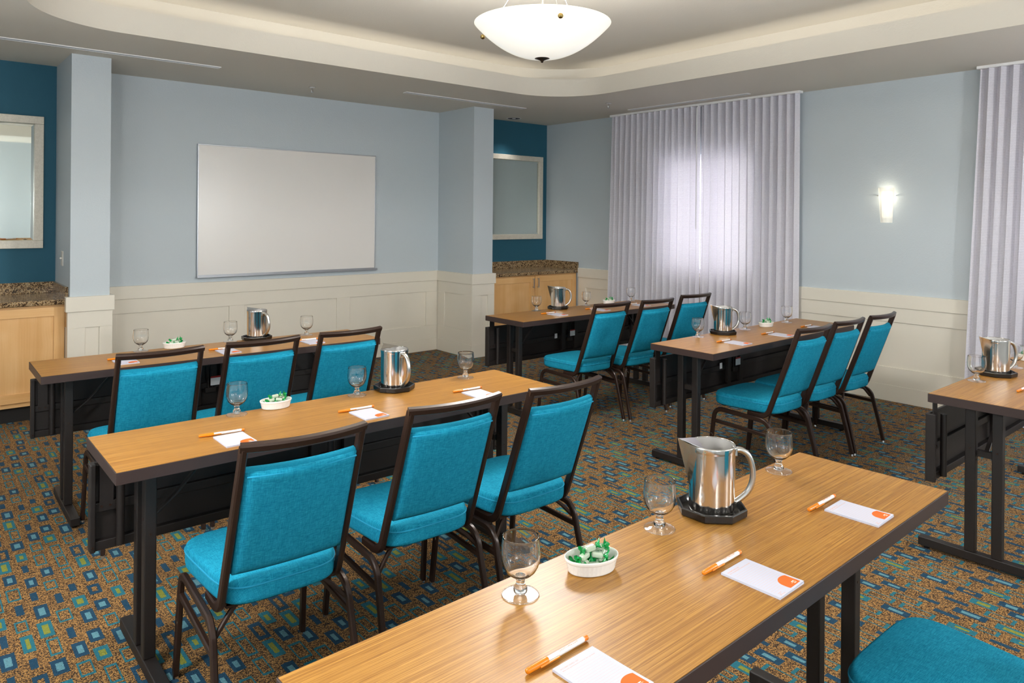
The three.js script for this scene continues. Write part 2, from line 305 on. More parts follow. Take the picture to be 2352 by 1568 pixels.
function sprinkler(x, z, label) {
  const t = thing('fire_sprinkler', label, 'sprinkler', [x, H, z], 0, 'ceiling sprinklers');
  part(t, 'escutcheon', lathe([[0, -0.006], [0.022, -0.005], [0.034, 0], [0, 0]], 24), M.white);
  part(t, 'body', [cyl(0.008, 0.008, 0.022, 0, -0.026, 0, 12), rod([-0.010, -0.024, 0], [-0.004, -0.044, 0], 0.0025), rod([0.010, -0.024, 0], [0.004, -0.044, 0], 0.0025)], M.chrome);
  part(t, 'deflector', cyl(0.014, 0.014, 0.003, 0, -0.047, 0, 16), M.chrome);
}
sprinkler(2.952, -6.38, 'small white ceiling sprinkler above the whiteboard');
sprinkler(5.667, -5.12, 'small white ceiling sprinkler near the curtain track');
// recessed downlights: one dark one over the right niche, lit ones in the soffit behind and left of the camera
function downlight(x, z, label, lit, lens = 0.05) {
  const t = thing('recessed_downlight', label, 'downlight', [x, H, z], 0, 'recessed soffit downlights');
  part(t, 'trim_ring', lathe([[0.078, -0.0005], [0.080, -0.003], [0.090, -0.002], [0.092, 0], [0.078, 0]], 32), M.white);
  part(t, 'baffle', lathe([[0, -0.001], [0.078, -0.001], [0.078, 0], [0, 0]], 32), std({ color: '#0d0b0b', roughness: 0.6 }));
  if (!lit) return;
  part(t, 'lamp_lens', lathe([[0, -0.004], [lens, -0.003], [lens + 0.004, -0.001], [0, -0.001]], 32), std({ color: '#ffffff', emissive: new THREE.Color().setRGB(1, 0.95, 0.88), emissiveIntensity: lens < 0.03 ? 0.08 : 5 }));
  const s = new THREE.SpotLight(new THREE.Color().setRGB(1, 0.97, 0.93), LIGHT.down * lit, 0, lens < 0.03 ? 0.72 : 1.15, 0.6, 2); s.position.set(x, H - 0.02, z); s.target.position.set(x, 0, z); s.castShadow = true; s.shadow.radius = 4; scene.add(s, s.target);
}
downlight(5.72, -6.71, 'round black-baffled downlight over the niche by the window', 2, 0.02);
downlight(0.27, -6.71, 'round black-baffled downlight over the niche left of the whiteboard', 1.5, 0.02);
for (const [z, where, k] of [[-2.7, 'middle', 1], [-4.9, 'front', 2]]) downlight(0.04, z, 'lit round downlight in the left soffit, ' + where, k);

// pendant bowl
{
  const R = 0.368, D = 0.186, P = [2.664, 2.405, -2.893];
  const t = thing('pendant_lamp', 'white frosted glass bowl pendant lamp hanging from the ceiling tray', 'pendant lamp', P);
  const prof = [], N = 26;
  const yOf = (r) => D * Math.pow(r / R, 2.15);
  for (let i = 0; i <= N; i++) { const r = R * Math.sin(i / N * Math.PI / 2); prof.push([r, yOf(r)]); }
  prof.push([R + 0.003, D + 0.004], [R - 0.005, D + 0.004]);
  for (let i = N; i >= 0; i--) { const r = (R - 0.007) * Math.sin(i / N * Math.PI / 2); prof.push([r, yOf(r) + 0.006]); }
  part(t, 'lamp_bowl', lathe(prof, 96), phys({ color: '#fbf8ee', roughness: 0.25, transmission: 0.0015, thickness: 0, emissive: new THREE.Color().setRGB(1, 0.985, 0.93), emissiveIntensity: 0.40 }), 'frosted white glass bowl');
  part(t, 'finial', lathe([[0, -0.022], [0.006, -0.020], [0.008, -0.012], [0.014, -0.008], [0.030, -0.002], [0.050, 0.005], [0.060, 0.010], [0, 0.012]], 40), std({ color: '#4a3f36', roughness: 0.25, metalness: 0.8 }), 'dark bronze finial');
  part(t, 'stem', cyl(0.008, 0.008, HU - P[1] - 0.02, 0, 0.005, 0, 16), M.satin);
  part(t, 'ceiling_canopy', lathe([[0, HU - P[1] - 0.03], [0.05, HU - P[1] - 0.025], [0.065, HU - P[1]], [0, HU - P[1]]], 32), M.satin);
  for (let k = 0; k < 3; k++) {
    const a = 2.05 + k * Math.PI * 2 / 3, r = R * 0.90, y = yOf(r), b = part(t, 'knob', [new THREE.SphereGeometry(0.014, 18, 12).translate(Math.cos(a) * (r + 0.012), y - 0.006, Math.sin(a) * (r + 0.012))], std({ color: '#a8905a', roughness: 0.12, metalness: 1 }), 'small brass knob');
    part(b, 'hanging_wire', rod([Math.cos(a) * (r - 0.01), y + 0.01, Math.sin(a) * (r - 0.01)], [Math.cos(a) * 0.012, HU - P[1] - 0.05, Math.sin(a) * 0.012], 0.0005, 6), M.satin);
  }
  const up = new THREE.PointLight(new THREE.Color().setRGB(1, 0.97, 0.93), LIGHT.pendantUp, 0, 2); up.position.set(P[0] - 0.02, P[1] + 0.135, P[2] + 0.03); up.castShadow = true; up.shadow.radius = 3; scene.add(up);
  const dn = new THREE.SpotLight(new THREE.Color().setRGB(1, 0.98, 0.95), LIGHT.pendant, 0, 1.56, 0.12, 2); dn.position.set(P[0], P[1] - 0.28, P[2]); dn.target.position.set(P[0], 0, P[2]); dn.castShadow = true; dn.shadow.radius = 12; scene.add(dn, dn.target);
}

// wall sconces: half-cone glass shades; `turn` points the shade away from its wall
function sconce(x, z, turn, label, inside, front) {
  const y = 1.522, t = thing('wall_sconce', label, 'sconce', [x, y, z], turn, 'frosted wall sconces');
  part(t, 'back_plate', box(-0.012, 0, 0.04, 0.27, -0.045, 0.045, 0.003), M.white);
  const g = new THREE.CylinderGeometry(0.066, 0.046, 0.300, 40, 1, true, Math.PI, Math.PI); g.scale(1.25, 1, 1); g.translate(-0.012, 0.15, 0);
  part(t, 'lamp_shade', g, phys({ color: '#fdfaf0', roughness: 0.3, transmission: 0.45, thickness: 0, side: THREE.DoubleSide, emissive: new THREE.Color().setRGB(1, 0.97, 0.9), emissiveIntensity: 0.26 }), 'frosted white glass shade');
  for (const s of [-1, 1]) part(t, 'clip', rod([-0.03, 0.232, s * 0.074], [-0.005, 0.232, s * 0.068], 0.004), M.satin);
  part(t, 'bulb', new THREE.SphereGeometry(0.018, 16, 12).translate(-0.045, 0.215, 0), std({ color: '#ffffff', emissive: new THREE.Color().setRGB(1, 0.9, 0.7), emissiveIntensity: 4 }));
  const at = (dx, dy) => { const v = new THREE.Vector3(dx, dy, 0).applyAxisAngle(new THREE.Vector3(0, 1, 0), turn); return [x + v.x, y + v.y, z + v.z]; };
  if (inside) { const l = new THREE.PointLight(new THREE.Color().setRGB(1, 0.88, 0.68), inside, 0, 2); l.position.set(...at(-0.045, 0.215)); l.castShadow = true; scene.add(l); }
  if (front) { const l = new THREE.PointLight(new THREE.Color().setRGB(1, 0.98, 0.96), front, 0, 2); l.position.set(...at(-0.22, 0.16)); l.castShadow = true; l.shadow.radius = 6; scene.add(l); }
}
sconce(X1, -2.643, 0, 'white frosted half-cone glass sconce glowing on the window wall between the curtains', LIGHT.sconce, 0);
for (const [z, where, k] of [[-1.9, 'rear', 1], [-3.7, 'front', 0.25]]) sconce(X0, z, Math.PI, `white frosted half-cone glass sconce on the ${where} part of the left wall`, 0, LIGHT.wallLeft * k);
for (const [x, where, k] of [[0.45, 'left end', 1.2], [2.6, 'middle', 0.7], [4.4, 'window end', 2.0]]) sconce(x, Z1, -Math.PI / 2, `white frosted half-cone glass sconce on the rear wall, ${where}`, 0, LIGHT.wall * k);

// ripple-fold sheers
function curtain(z0, z1, label, folds, opts = {}) {
  const t = thing('sheer_curtain', label, 'curtain', [0, 0, 0], 0, 'sheer curtain panels'), nz = folds * 16, ny = 40, y1 = H - 0.022, y0 = 0.015, pos = [], uv = [], idx = [], xc = opts.x ?? 6.385;
  const ph = [], am = [], dr = []; for (let k = 0; k <= folds + 1; k++) { ph.push(rr(-0.4, 0.4)); am.push(rr(0.6, 1.25)); dr.push(rr(-1.2, 1.2)); }
  let len = 0, px, pz;
  for (let i = 0; i <= nz; i++) {
    const u = i / nz, k = Math.floor(u * folds), f = u * folds - k, s = f * f * (3 - 2 * f), lerp = (a) => a[k] + (a[k + 1] - a[k]) * s;
    for (let j = 0; j <= ny; j++) {
      const v = j / ny, low = 1 - v, ang = u * folds * Math.PI * 2 + lerp(ph) * (1.1 + 1.6 * low);
      const a = 0.032 * (1 + (lerp(am) - 1) * Math.min(1, low * 3));
      let z = z0 + (z1 - z0) * u + lerp(dr) * 0.022 * low * Math.min(1, 6 * u, 6 * (1 - u)) - (opts.flare ?? 0) * low * (1 - u);
      z += 0.010 * Math.sin(ang * 2) * 0.5;
      const x = xc + a * Math.sin(ang) - 0.004 * Math.sin(u * 9 + v * 4) * low;
      pos.push(x, y0 + (y1 - y0) * v, z);
      if (j === 0) { if (i) len += Math.hypot(x - px, z - pz); px = x; pz = z; }
      uv.push(len, y0 + (y1 - y0) * v);
      if (i && j) { const b = i * (ny + 1) + j, a2 = b - ny - 1; idx.push(a2 - 1, b - 1, b, a2 - 1, b, a2); }
    }
  }
  const g = new THREE.BufferGeometry(); g.setAttribute('position', new THREE.Float32BufferAttribute(pos, 3)); g.setAttribute('uv', new THREE.Float32BufferAttribute(uv, 2)); g.setIndex(idx); g.computeVertexNormals();
  part(t, 'sheer_fabric', g, M.sheer);
  return t;
}
curtain(-5.70, -4.484, 'sheer pale lilac curtain panel hanging beside the cabinet niche, left of the wand', 15, { flare: 0.05 });
curtain(-4.478, -3.40, 'sheer pale lilac curtain panel hanging on the sconce side of the wand', 13);
curtain(-1.92, -0.10, 'sheer pale lilac curtain panel behind the rearmost window-side table', 22, { flare: 0.10 });
for (const [a, b, l] of [[-5.72, -3.38, 'white curtain track over the pair of sheer panels'], [-1.94, -0.08, 'white curtain track over the single sheer panel']]) tag(part(scene, numbered('curtain_track'), box(6.350, 6.420, H - 0.022, H, a, b, 0.003), M.white), l, 'curtain track', 'curtain tracks');
tag(part(scene, 'curtain_wand', [rod([6.325, H - 0.05, -4.487], [6.325, 1.43, -4.487], 0.005), rod([6.325, H - 0.05, -4.487], [6.36, H - 0.02, -4.487], 0.004)], M.white), 'thin white pull wand hanging where the two sheer panels meet', 'wand');

// ------------------------------------------------------------------ whiteboard, mirrors, cabinets, plates
{
  const x0 = 2.092, x1 = 3.938, y0 = 0.970, y1 = 2.187, z = Z0, t = thing('whiteboard', 'large blank white dry-erase board mounted on the front wall', 'whiteboard', [(x0 + x1) / 2, y0, z]);
  const w = (x1 - x0) / 2, h = y1 - y0;
  part(t, 'writing_surface', box(-w + 0.008, w - 0.008, 0.008, h - 0.008, 0.004, 0.026), M.board, 'glossy white writing surface');
  part(t, 'frame', [box(-w, w, h - 0.010, h, 0, 0.030, 0.002), box(-w, w, 0, 0.010, 0, 0.030, 0.002), box(-w, -w + 0.010, 0.01, h - 0.01, 0, 0.030, 0.002), box(w - 0.010, w, 0.01, h - 0.01, 0, 0.030, 0.002)], M.alu, 'thin satin aluminium frame');
  part(t, 'marker_tray', [box(-w - 0.004, w + 0.012, -0.014, -0.002, 0, 0.058, 0.002), box(-w - 0.004, w + 0.012, -0.002, 0.006, 0.052, 0.058)], M.alu, 'aluminium marker tray');
}
function mirror(x0, x1, label) {
  const y0 = 1.256, y1 = 2.316, t = thing('wall_mirror', label, 'mirror', [(x0 + x1) / 2, y0, Z0 + 0.006], 0, 'niche mirrors'), w = (x1 - x0) / 2, h = y1 - y0, f = 0.062;
  part(t, 'frame', [box(-w, w, h - f, h, 0, 0.035, 0.004), box(-w, w, 0, f, 0, 0.035, 0.004), box(-w, -w + f, f, h - f, 0, 0.034, 0.004), box(w - f, w, f, h - f, 0, 0.034, 0.004)], M.champagne, 'flat champagne-silver frame');
  part(t, 'mirror_glass', box(-w + f - 0.004, w - f + 0.004, f - 0.004, h - f + 0.004, 0.004, 0.012), M.mirror);
  const b = 0.022, q = [];   // bevelled border of the glass
  const W = w - f, A = f, B = h - f;
  for (const [p1, p2, p3, p4] of [[[-W, A], [W, A], [W - b, A + b], [-W + b, A + b]], [[W, A], [W, B], [W - b, B - b], [W - b, A + b]], [[W, B], [-W, B], [-W + b, B - b], [W - b, B - b]], [[-W, B], [-W, A], [-W + b, A + b], [-W + b, B - b]]]) {
    const z = [0.0125, 0.0125, 0.0145, 0.0145], P = [p1, p2, p3, p4].map((p, i) => [p[0], p[1], z[i]]);
    const g = new THREE.BufferGeometry(); g.setAttribute('position', new THREE.Float32BufferAttribute([...P[0], ...P[1], ...P[2], ...P[0], ...P[2], ...P[3]], 3)); g.computeVertexNormals(); q.push(metric(g));
  }
  part(t, 'bevel', q, M.mirror);
}
mirror(-0.357, 0.897, 'silver-framed mirror on the teal niche wall over the left cabinet');
mirror(5.147, 6.393, 'silver-framed mirror on the teal niche wall by the window');

const FACE = -6.345, TOP = 0.893;
function cabinet(x0, x1, doors, label) {
  const t = thing('base_cabinet', label, 'cabinet', [(x0 + x1) / 2, 0, (Z0 + FACE) / 2], 0, 'niche cabinets'), w = (x1 - x0) / 2, d = (FACE - Z0) / 2;
  part(t, 'body', box(-w, w, 0.115, TOP - 0.04, -d + 0.012, d - 0.022, 0, 'y'), M.maple);
  part(t, 'toe_kick', box(-w, w, 0, 0.115, -d + 0.02, d - 0.07), M.rubber, 'black recessed toe kick');
  const dw = (2 * w - 0.03) / doors;
  for (let k = 0; k < doors; k++) {
    const a = -w + 0.015 + k * dw + 0.004, b = a + dw - 0.008, y0 = 0.150, y1 = TOP - 0.056, s = 0.068, z = d - 0.022;
    const door = part(t, 'door', box(a + s, b - s, y0 + s, y1 - s, z, z + 0.010, 0, 'x'), M.maple);
    part(door, 'door_stile', box(a, a + s, y0, y1, z, z + 0.020, 0.0015), M.maple); part(door, 'door_stile', box(b - s, b, y0, y1, z, z + 0.020, 0.0015), M.maple);
    part(door, 'door_rail', box(a + s, b - s, y0, y0 + s, z, z + 0.020, 0.0015, 'y'), M.maple); part(door, 'door_rail', box(a + s, b - s, y1 - s, y1, z, z + 0.020, 0.0015, 'y'), M.maple);
    const hx = k % 2 ? a + s / 2 : b - s / 2, hy = y1 - 0.125;
    part(door, 'handle', [rod([hx, hy, z + 0.020], [hx, hy, z + 0.045], 0.004), rod([hx, hy + 0.096, z + 0.020], [hx, hy + 0.096, z + 0.045], 0.004), box(hx - 0.006, hx + 0.006, hy - 0.010, hy + 0.106, z + 0.042, z + 0.050, 0.002)], M.satin, 'satin steel bar pull');
  }
}
cabinet(X0 + 0.004, COL[0][0] - 0.003, 2, 'pale maple base cabinet in the niche left of the whiteboard');
cabinet(COL[1][1] + 0.003, X1 - 0.008, 2, 'pale maple base cabinet with two doors in the niche by the window');
function counter(x0, x1, sideLeft, label) {
  const t = thing('granite_countertop', label, 'countertop', [(x0 + x1) / 2, TOP - 0.04, (Z0 + FACE) / 2], 0, 'niche countertops'), w = (x1 - x0) / 2, d = (FACE - Z0) / 2;
  part(t, 'slab', box(-w, w, 0, 0.040, -d + 0.012, d + 0.022, 0.008), M.granite, 'speckled brown granite slab');
  part(t, 'backsplash', box(-w, w, 0.040, 0.130, -d + 0.012, -d + 0.032, 0.002), M.granite);
  part(t, 'side_splash', box(sideLeft ? -w : w - 0.02, sideLeft ? -w + 0.02 : w, 0.040, 0.130, -d + 0.032, d + 0.012, 0.002), M.granite);
  if (!sideLeft) return;
}
counter(X0 + 0.002, COL[0][0] - 0.001, false, 'speckled brown granite countertop in the niche left of the whiteboard');
counter(COL[1][1] + 0.001, X1 - 0.002, false, 'speckled brown granite countertop in the niche by the window');
{
  const s = thing('light_switch', 'almond wall switch plate on the side of the left column', 'switch', [COL[0][0], 1.185, -6.60]);
  part(s, 'cover_plate', box(-0.006, 0, -0.058, 0.058, -0.036, 0.036, 0.002), M.plate); part(s, 'toggle', box(-0.020, -0.006, -0.004, 0.008, -0.005, 0.005, 0.001), M.plate);
  const o = thing('wall_outlet', 'almond wall plate with two red receptacles on the window wall wainscot', 'outlet', [X1 - 0.006, 0.485, -2.915]);
  part(o, 'cover_plate', box(-0.006, 0, -0.060, 0.060, -0.037, 0.037, 0.002), M.plate);
  for (const y of [-0.024, 0.024]) part(o, 'receptacle', new THREE.CylinderGeometry(0.017, 0.017, 0.004, 20).rotateZ(Math.PI / 2).translate(-0.008, y, 0), M.red, 'red receptacle face');
  const b = thing('light_switch', 'white switch plate on the rear wall behind the tables', 'switch', [1.17, 1.25, Z1], Math.PI);
  part(b, 'cover_plate', box(-0.036, 0.036, -0.058, 0.058, 0, 0.006, 0.002), M.white); part(b, 'rocker', box(-0.016, 0.016, -0.033, 0.033, 0.006, 0.010, 0.001), M.white);
}

// ------------------------------------------------------------------ training tables
const TH = 0.762, TL = 1.829, TW = 0.4517;
function makeTable(label) {
  const t = thing('training_table', label, 'table', [0, 0, 0], 0, 'folding training tables'), l = TL / 2, w = TW / 2, T = 0.038;
  part(t, 'tabletop', box(-l + 0.002, l - 0.002, TH - T, TH, -w + 0.002, w - 0.002), M.oak, 'straight-grained oak laminate top');
  part(t, 'edge_band', [box(-l, l, TH - T - 0.001, TH - 0.001, w - 0.0025, w + 0.001, 0.001), box(-l, l, TH - T - 0.001, TH - 0.001, -w - 0.001, -w + 0.0025, 0.001), box(-l - 0.001, -l + 0.0025, TH - T - 0.001, TH - 0.001, -w, w, 0.001), box(l - 0.0025, l + 0.001, TH - T - 0.001, TH - 0.001, -w, w, 0.001), box(-l + 0.002, l - 0.002, TH - T - 0.002, TH - T, -w + 0.002, w - 0.002)], M.edge, 'dark brown edge band');
  for (const s of [-1, 1]) {
    const x = s * (l - 0.145), zb = -w;   // z measured from the back edge
    const foot = part(t, 'foot', box(x - 0.021, x + 0.021, 0.012, 0.052, zb - 0.082, zb + 0.462, 0.004), M.black);
    for (const gz of [-0.05, 0.43]) part(foot, 'glide', cyl(0.012, 0.014, 0.012, x, 0, zb + gz, 14), M.rubber);
    for (const z of [0.132, 0.238]) {
      const leg = part(t, 'leg', box(x - 0.019, x + 0.019, 0.052, TH - T - 0.002, zb + z - 0.021, zb + z + 0.021, 0.004), M.black);
      part(leg, 'bolt', rod([x - 0.021, 0.52, zb + z], [x - 0.018, 0.52, zb + z], 0.0045), M.bronze); part(leg, 'bolt', rod([x, 0.47, zb + z + 0.0195], [x, 0.47, zb + z + 0.0225], 0.004), M.bronze);
    }
    part(t, 'brace', [bar([[x - s * 0.022, 0.50, zb + 0.185], [x - s * 0.10, 0.565, zb + 0.185], [x - s * 0.24, TH - T - 0.003, zb + 0.185]], 0.020, 0.008, new THREE.Vector3(0, 0, 1)), box(Math.min(x, x - s * 0.03), Math.max(x, x - s * 0.03), 0.485, 0.512, zb + 0.15, zb + 0.22)], M.black);
  }
  // modesty panel: pressed sheet with folded edges, mid rail, hinge plates
  const y0 = 0.360, y1 = 0.668, zs = -w - 0.012, e = 0.042;
  const p = part(t, 'modesty_panel', box(-l + 0.008, l - 0.008, y0, y1, zs, zs + 0.004), M.black, 'dark brown hanging modesty panel');
  part(p, 'end_flange', box(-l + 0.006, -l + 0.024, y0, y1, zs, zs + e, 0.004), M.black); part(p, 'end_flange', box(l - 0.024, l - 0.006, y0, y1, zs, zs + e, 0.004), M.black);
  part(p, 'bottom_flange', box(-l + 0.02, l - 0.02, y0, y0 + 0.034, zs, zs + 0.030, 0.003), M.black); part(p, 'top_flange', box(-l + 0.02, l - 0.02, y1 - 0.016, y1, zs, zs + 0.012, 0.003), M.black);
  part(p, 'mid_rail', box(-l + 0.02, l - 0.02, 0.492, 0.526, zs, zs + 0.022, 0.003), M.black);
  for (const s of [-1, 1]) { part(p, 'hinge_plate', box(s * (l - 0.060) - 0.022, s * (l - 0.060) + 0.022, 0.495, TH - T - 0.002, zs + 0.018, zs + 0.024), M.black); part(p, 'cable_tube', cyl(0.014, 0.014, 0.285, s * (l - 0.100), 0.372, zs + 0.045, 16), M.black); for (const [rx, ry, rz] of [[l - 0.072, 0.512, 0.024], [l - 0.045, 0.512, 0.024], [l - 0.014, y0 + 0.02, e]]) part(p, 'rivet', rod([s * rx, ry, zs + rz], [s * rx, ry, zs + rz + 0.004], 0.004), M.bronze); }
  for (const x of [-0.075, 0.075]) part(p, 'centre_upright', box(x - 0.020, x + 0.020, 0.40, TH - T - 0.002, zs + 0.022, zs + 0.044, 0.002), M.black);
  part(p, 'latch', [box(-0.03, 0.03, 0.47, 0.50, zs + 0.024, zs + 0.045, 0.003), rod([-0.012, 0.50, zs + 0.035], [-0.012, 0.70, zs + 0.035], 0.004), rod([0.012, 0.50, zs + 0.035], [0.012, 0.70, zs + 0.035], 0.004)], M.black);
  part(p, 'sticker', box(-0.002, 0.058, 0.512, 0.556, zs + 0.0450, zs + 0.0458), M.white, 'small white printed sticker'); part(p, 'sticker', box(-0.002, 0.058, 0.556, 0.566, zs + 0.0450, zs + 0.0458), M.red, 'red strip of the sticker');
  part(p, 'sticker', box(-0.165, -0.135, 0.505, 0.545, zs + 0.0225, zs + 0.0232), M.white, 'small white printed sticker');
  return t;
}
const TABLES = {   // back-left corner x, z and turn
  A: { x: 0.4956, z: -1.1899, t: 0.0195, where: 'whiteboard-side rear table', label: '' },
  B: { x: 0.5094, z: -2.8852, t: -0.0049, where: 'whiteboard-side middle table', label: 'oak-topped folding table, second row from the whiteboard' },
  C: { x: 0.5305, z: -4.5298, t: -0.0101, where: 'whiteboard-side front table', label: 'oak-topped folding table nearest the whiteboard, in front of the left column' },
  D: { x: 3.545, z: -4.4823, t: 0.0014, where: 'window-side front table', label: 'oak-topped folding table nearest the niche cabinet and curtain pair' },
  E: { x: 3.5917, z: -2.8748, t: 0.010, where: 'window-side middle table', label: 'oak-topped folding table between the curtain pair and the sconce wall' },
  F: { x: 3.5731, z: -1.2723, t: 0.002, where: 'window-side rear table', label: 'oak-topped folding table in front of the single curtain panel' },
};
TABLES.A.label = 'oak-topped folding table, third row from the whiteboard, one turquoise chair tucked at it';
let table0;
for (const T of Object.values(TABLES)) {
  const c = Math.cos(T.t), s = Math.sin(T.t), px = T.x + c * TL / 2 + s * TW / 2, pz = T.z - s * TL / 2 + c * TW / 2;
  if (!table0) { table0 = makeTable(T.label); table0.position.set(px, 0, pz); table0.rotation.y = T.t; } else copyOf(table0, [px, 0, pz], T.t, T.label);
}
for (const o of scene.children.filter(c => c.name.startsWith('training_table') && ![TABLES.C.label, TABLES.D.label, TABLES.E.label].includes(c.userData.label))) {   // these tables show no stickers
  const p = o.children.find(c => c.name === 'modesty_panel'); for (const s of p.children.filter(c => c.name === 'sticker')) p.remove(s);
}

// ------------------------------------------------------------------ chairs
// local axes: the sitter looks to -z, z = 0.30 is under the top of the back
function cushion(outline, y0, y1, crown, round) {   // outline: function of angle -> [x, z]; rounded slab with a crowned top
  const N = 72, rings = [], pos = [], uv = [], idx = [], ks = [[0.0, y0], [0.96, y0], [0.99, y0 + 0.006], [1, y0 + 0.016], [1.004, (y0 + y1) / 2], [1, y1 - round * 1.05]];
  for (let i = 1; i <= 5; i++) { const a = i / 5 * Math.PI / 2; ks.push([1 - 0.055 * (1 - Math.cos(a)), y1 - round + round * Math.sin(a)]); }
  for (const k of [0.85, 0.70, 0.5, 0.25, 0]) ks.push([k, y1 + crown * (1 - (k / 0.945) ** 2)]);
  ks.forEach(([k, y], r) => { for (let i = 0; i < N; i++) { const [x, z] = outline(i / N * Math.PI * 2); pos.push(x * k, y, z * k); const out = Math.max(0, y1 - round - y); const L = Math.hypot(x, z); uv.push(x * k + x / L * out, z * k + z / L * out); } });
  for (let r = 0; r < ks.length - 1; r++) for (let i = 0; i < N; i++) { const a = r * N + i, b = r * N + (i + 1) % N, c = a + N, d = b + N; idx.push(a, c, b, b, c, d); }
  const g = new THREE.BufferGeometry(); g.setAttribute('position', new THREE.Float32BufferAttribute(pos, 3)); g.setAttribute('uv', new THREE.Float32BufferAttribute(uv, 2)); g.setIndex(idx); g.computeVertexNormals(); return g;
}
function roundedOutline(wf, wb, zf, zb, n = 5) {   // superellipse, wider at the front
  const zc = (zf + zb) / 2, hd = (zb - zf) / 2;
  const f = (a) => { const c = Math.cos(a), s = Math.sin(a), X = Math.sign(c) * Math.abs(c) ** (2 / n), Z = Math.sign(s) * Math.abs(s) ** (2 / n), w = wf + (wb - wf) * (Z + 1) / 2; return [X * w / 2, Z * hd]; };
  f.zc = zc; return f;
}
function makeChair(label) {
  const t = thing('banquet_chair', label, 'chair', [0, 0, 0], 0, 'upholstered stacking chairs');
  // seat
  const so = roundedOutline(0.444, 0.356, -0.266, 0.158), seat = cushion(so, 0.395, 0.470, 0.012, 0.020); seat.translate(0, 0, so.zc);
  const seatM = part(t, 'seat', seat, M.linen, 'turquoise linen seat cushion');
  const ring = []; for (let i = 0; i <= 72; i++) { const [x, z] = so(i / 72 * Math.PI * 2); ring.push([x * 1.003, 0.449, z * 1.003 + so.zc]); }
  part(seatM, 'piping', new THREE.TubeGeometry(new THREE.CatmullRomCurve3(ring.slice(0, -1).map(p => new THREE.Vector3(...p)), true), 144, 0.0028, 6, true), M.piping);
  part(t, 'seat_frame', [box(-0.165, 0.165, 0.380, 0.396, -0.215, -0.190), box(-0.165, 0.165, 0.380, 0.396, 0.085, 0.110), box(-0.17, 0.17, 0.388, 0.3965, -0.20, 0.11)], M.bronze);
  // leg frames: front leg, rail under the seat and rear leg bent from one tube
  const legs = (s) => {
    const X = (y) => s * (0.209 + 0.009 * (1 - y / 0.37)), f = (y, z) => [X(y), y, z];
    const railY = 0.366, path = [], fr = 0.055;
    path.push(f(0.012, -0.272), f(0.15, -0.258), f(railY - fr - 0.01, -0.243));
    for (let i = 0; i <= 8; i++) { const a = Math.PI - i / 8 * Math.PI / 2; path.push(f(railY - fr + fr * Math.sin(a), -0.186 + fr * Math.cos(a))); }
    path.push(f(railY - 0.003, -0.05));
    const rz = 0.075, rRad = 0.07; for (let i = 0; i <= 8; i++) { const a = Math.PI / 2 - i / 8 * (Math.PI / 2 - 0.27); path.push(f(railY - 0.006 - rRad + rRad * Math.sin(a), rz + rRad * Math.cos(a))); }
    path.push(f(0.15, 0.185), f(0.012, 0.218));
    return path;
  };
  for (const s of [-1, 1]) {
    const path = legs(s), k = 11;
    part(t, 'leg', bar(path.slice(0, 13), 0.018, 0.026), M.bronze); part(t, 'leg', bar(path.slice(12), 0.018, 0.026), M.bronze);
    part(t, 'stretcher', bar([[s * 0.2105, 0.290, -0.246], [s * 0.2105, 0.276, 0.147]], 0.016, 0.022), M.bronze);
    part(t, 'foot_glide', [cyl(0.011, 0.009, 0.012, s * 0.2175, 0, -0.272, 14)], M.chrome, 'chrome foot glide'); part(t, 'foot_glide', [cyl(0.011, 0.009, 0.012, s * 0.2175, 0, 0.218, 14)], M.chrome, 'chrome foot glide');
    part(t, 'corner_brace', bar([[s * 0.208, 0.308, 0.128], [s * 0.165, 0.356, 0.112], [s * 0.130, 0.386, 0.095]], 0.014, 0.014, new THREE.Vector3(0, 0, 1)), M.bronze);
    part(t, 'stacking_bumper', new THREE.CylinderGeometry(0.010, 0.010, 0.006, 14).rotateZ(Math.PI / 2).translate(s * 0.219, 0.20, -0.252), M.satin);
  }
  // back frame
  const LEAN = Math.atan2(0.19, 0.54), up = (y) => 0.300 - (0.920 - y) * Math.tan(LEAN), frame = [];
  for (const s of [-1, 1]) {
    const X = s * 0.1815, T = s * 0.176, p = [[X, 0.376, -0.02], [X, 0.376, 0.055]];
    for (let i = 1; i <= 7; i++) { const a = -Math.PI / 2 + i / 7 * (Math.PI / 2 - LEAN); p.push([X, 0.376 + 0.062 + 0.062 * Math.sin(a), 0.055 + 0.062 * Math.cos(a) + 0.006 * i / 7]); }
    const q = p[p.length - 1]; p.push([(X + T) / 2, 0.70, up(0.70)], [T, 0.9065, up(0.9065)]);
    frame.push(bar(p, 0.020, 0.030));
  }
  const rail = []; for (let i = 0; i <= 16; i++) { const u = i / 8 - 1; rail.push([u * 0.186, 0.9065 + 0.002 * u * u, up(0.9065) + 0.030 * (1 - u * u)]); }
  frame.push(bar(rail, 0.027, 0.024, new THREE.Vector3(0, Math.cos(LEAN), Math.sin(LEAN))));
  part(t, 'back_frame', frame, M.bronze, 'dark bronze tubular back frame');
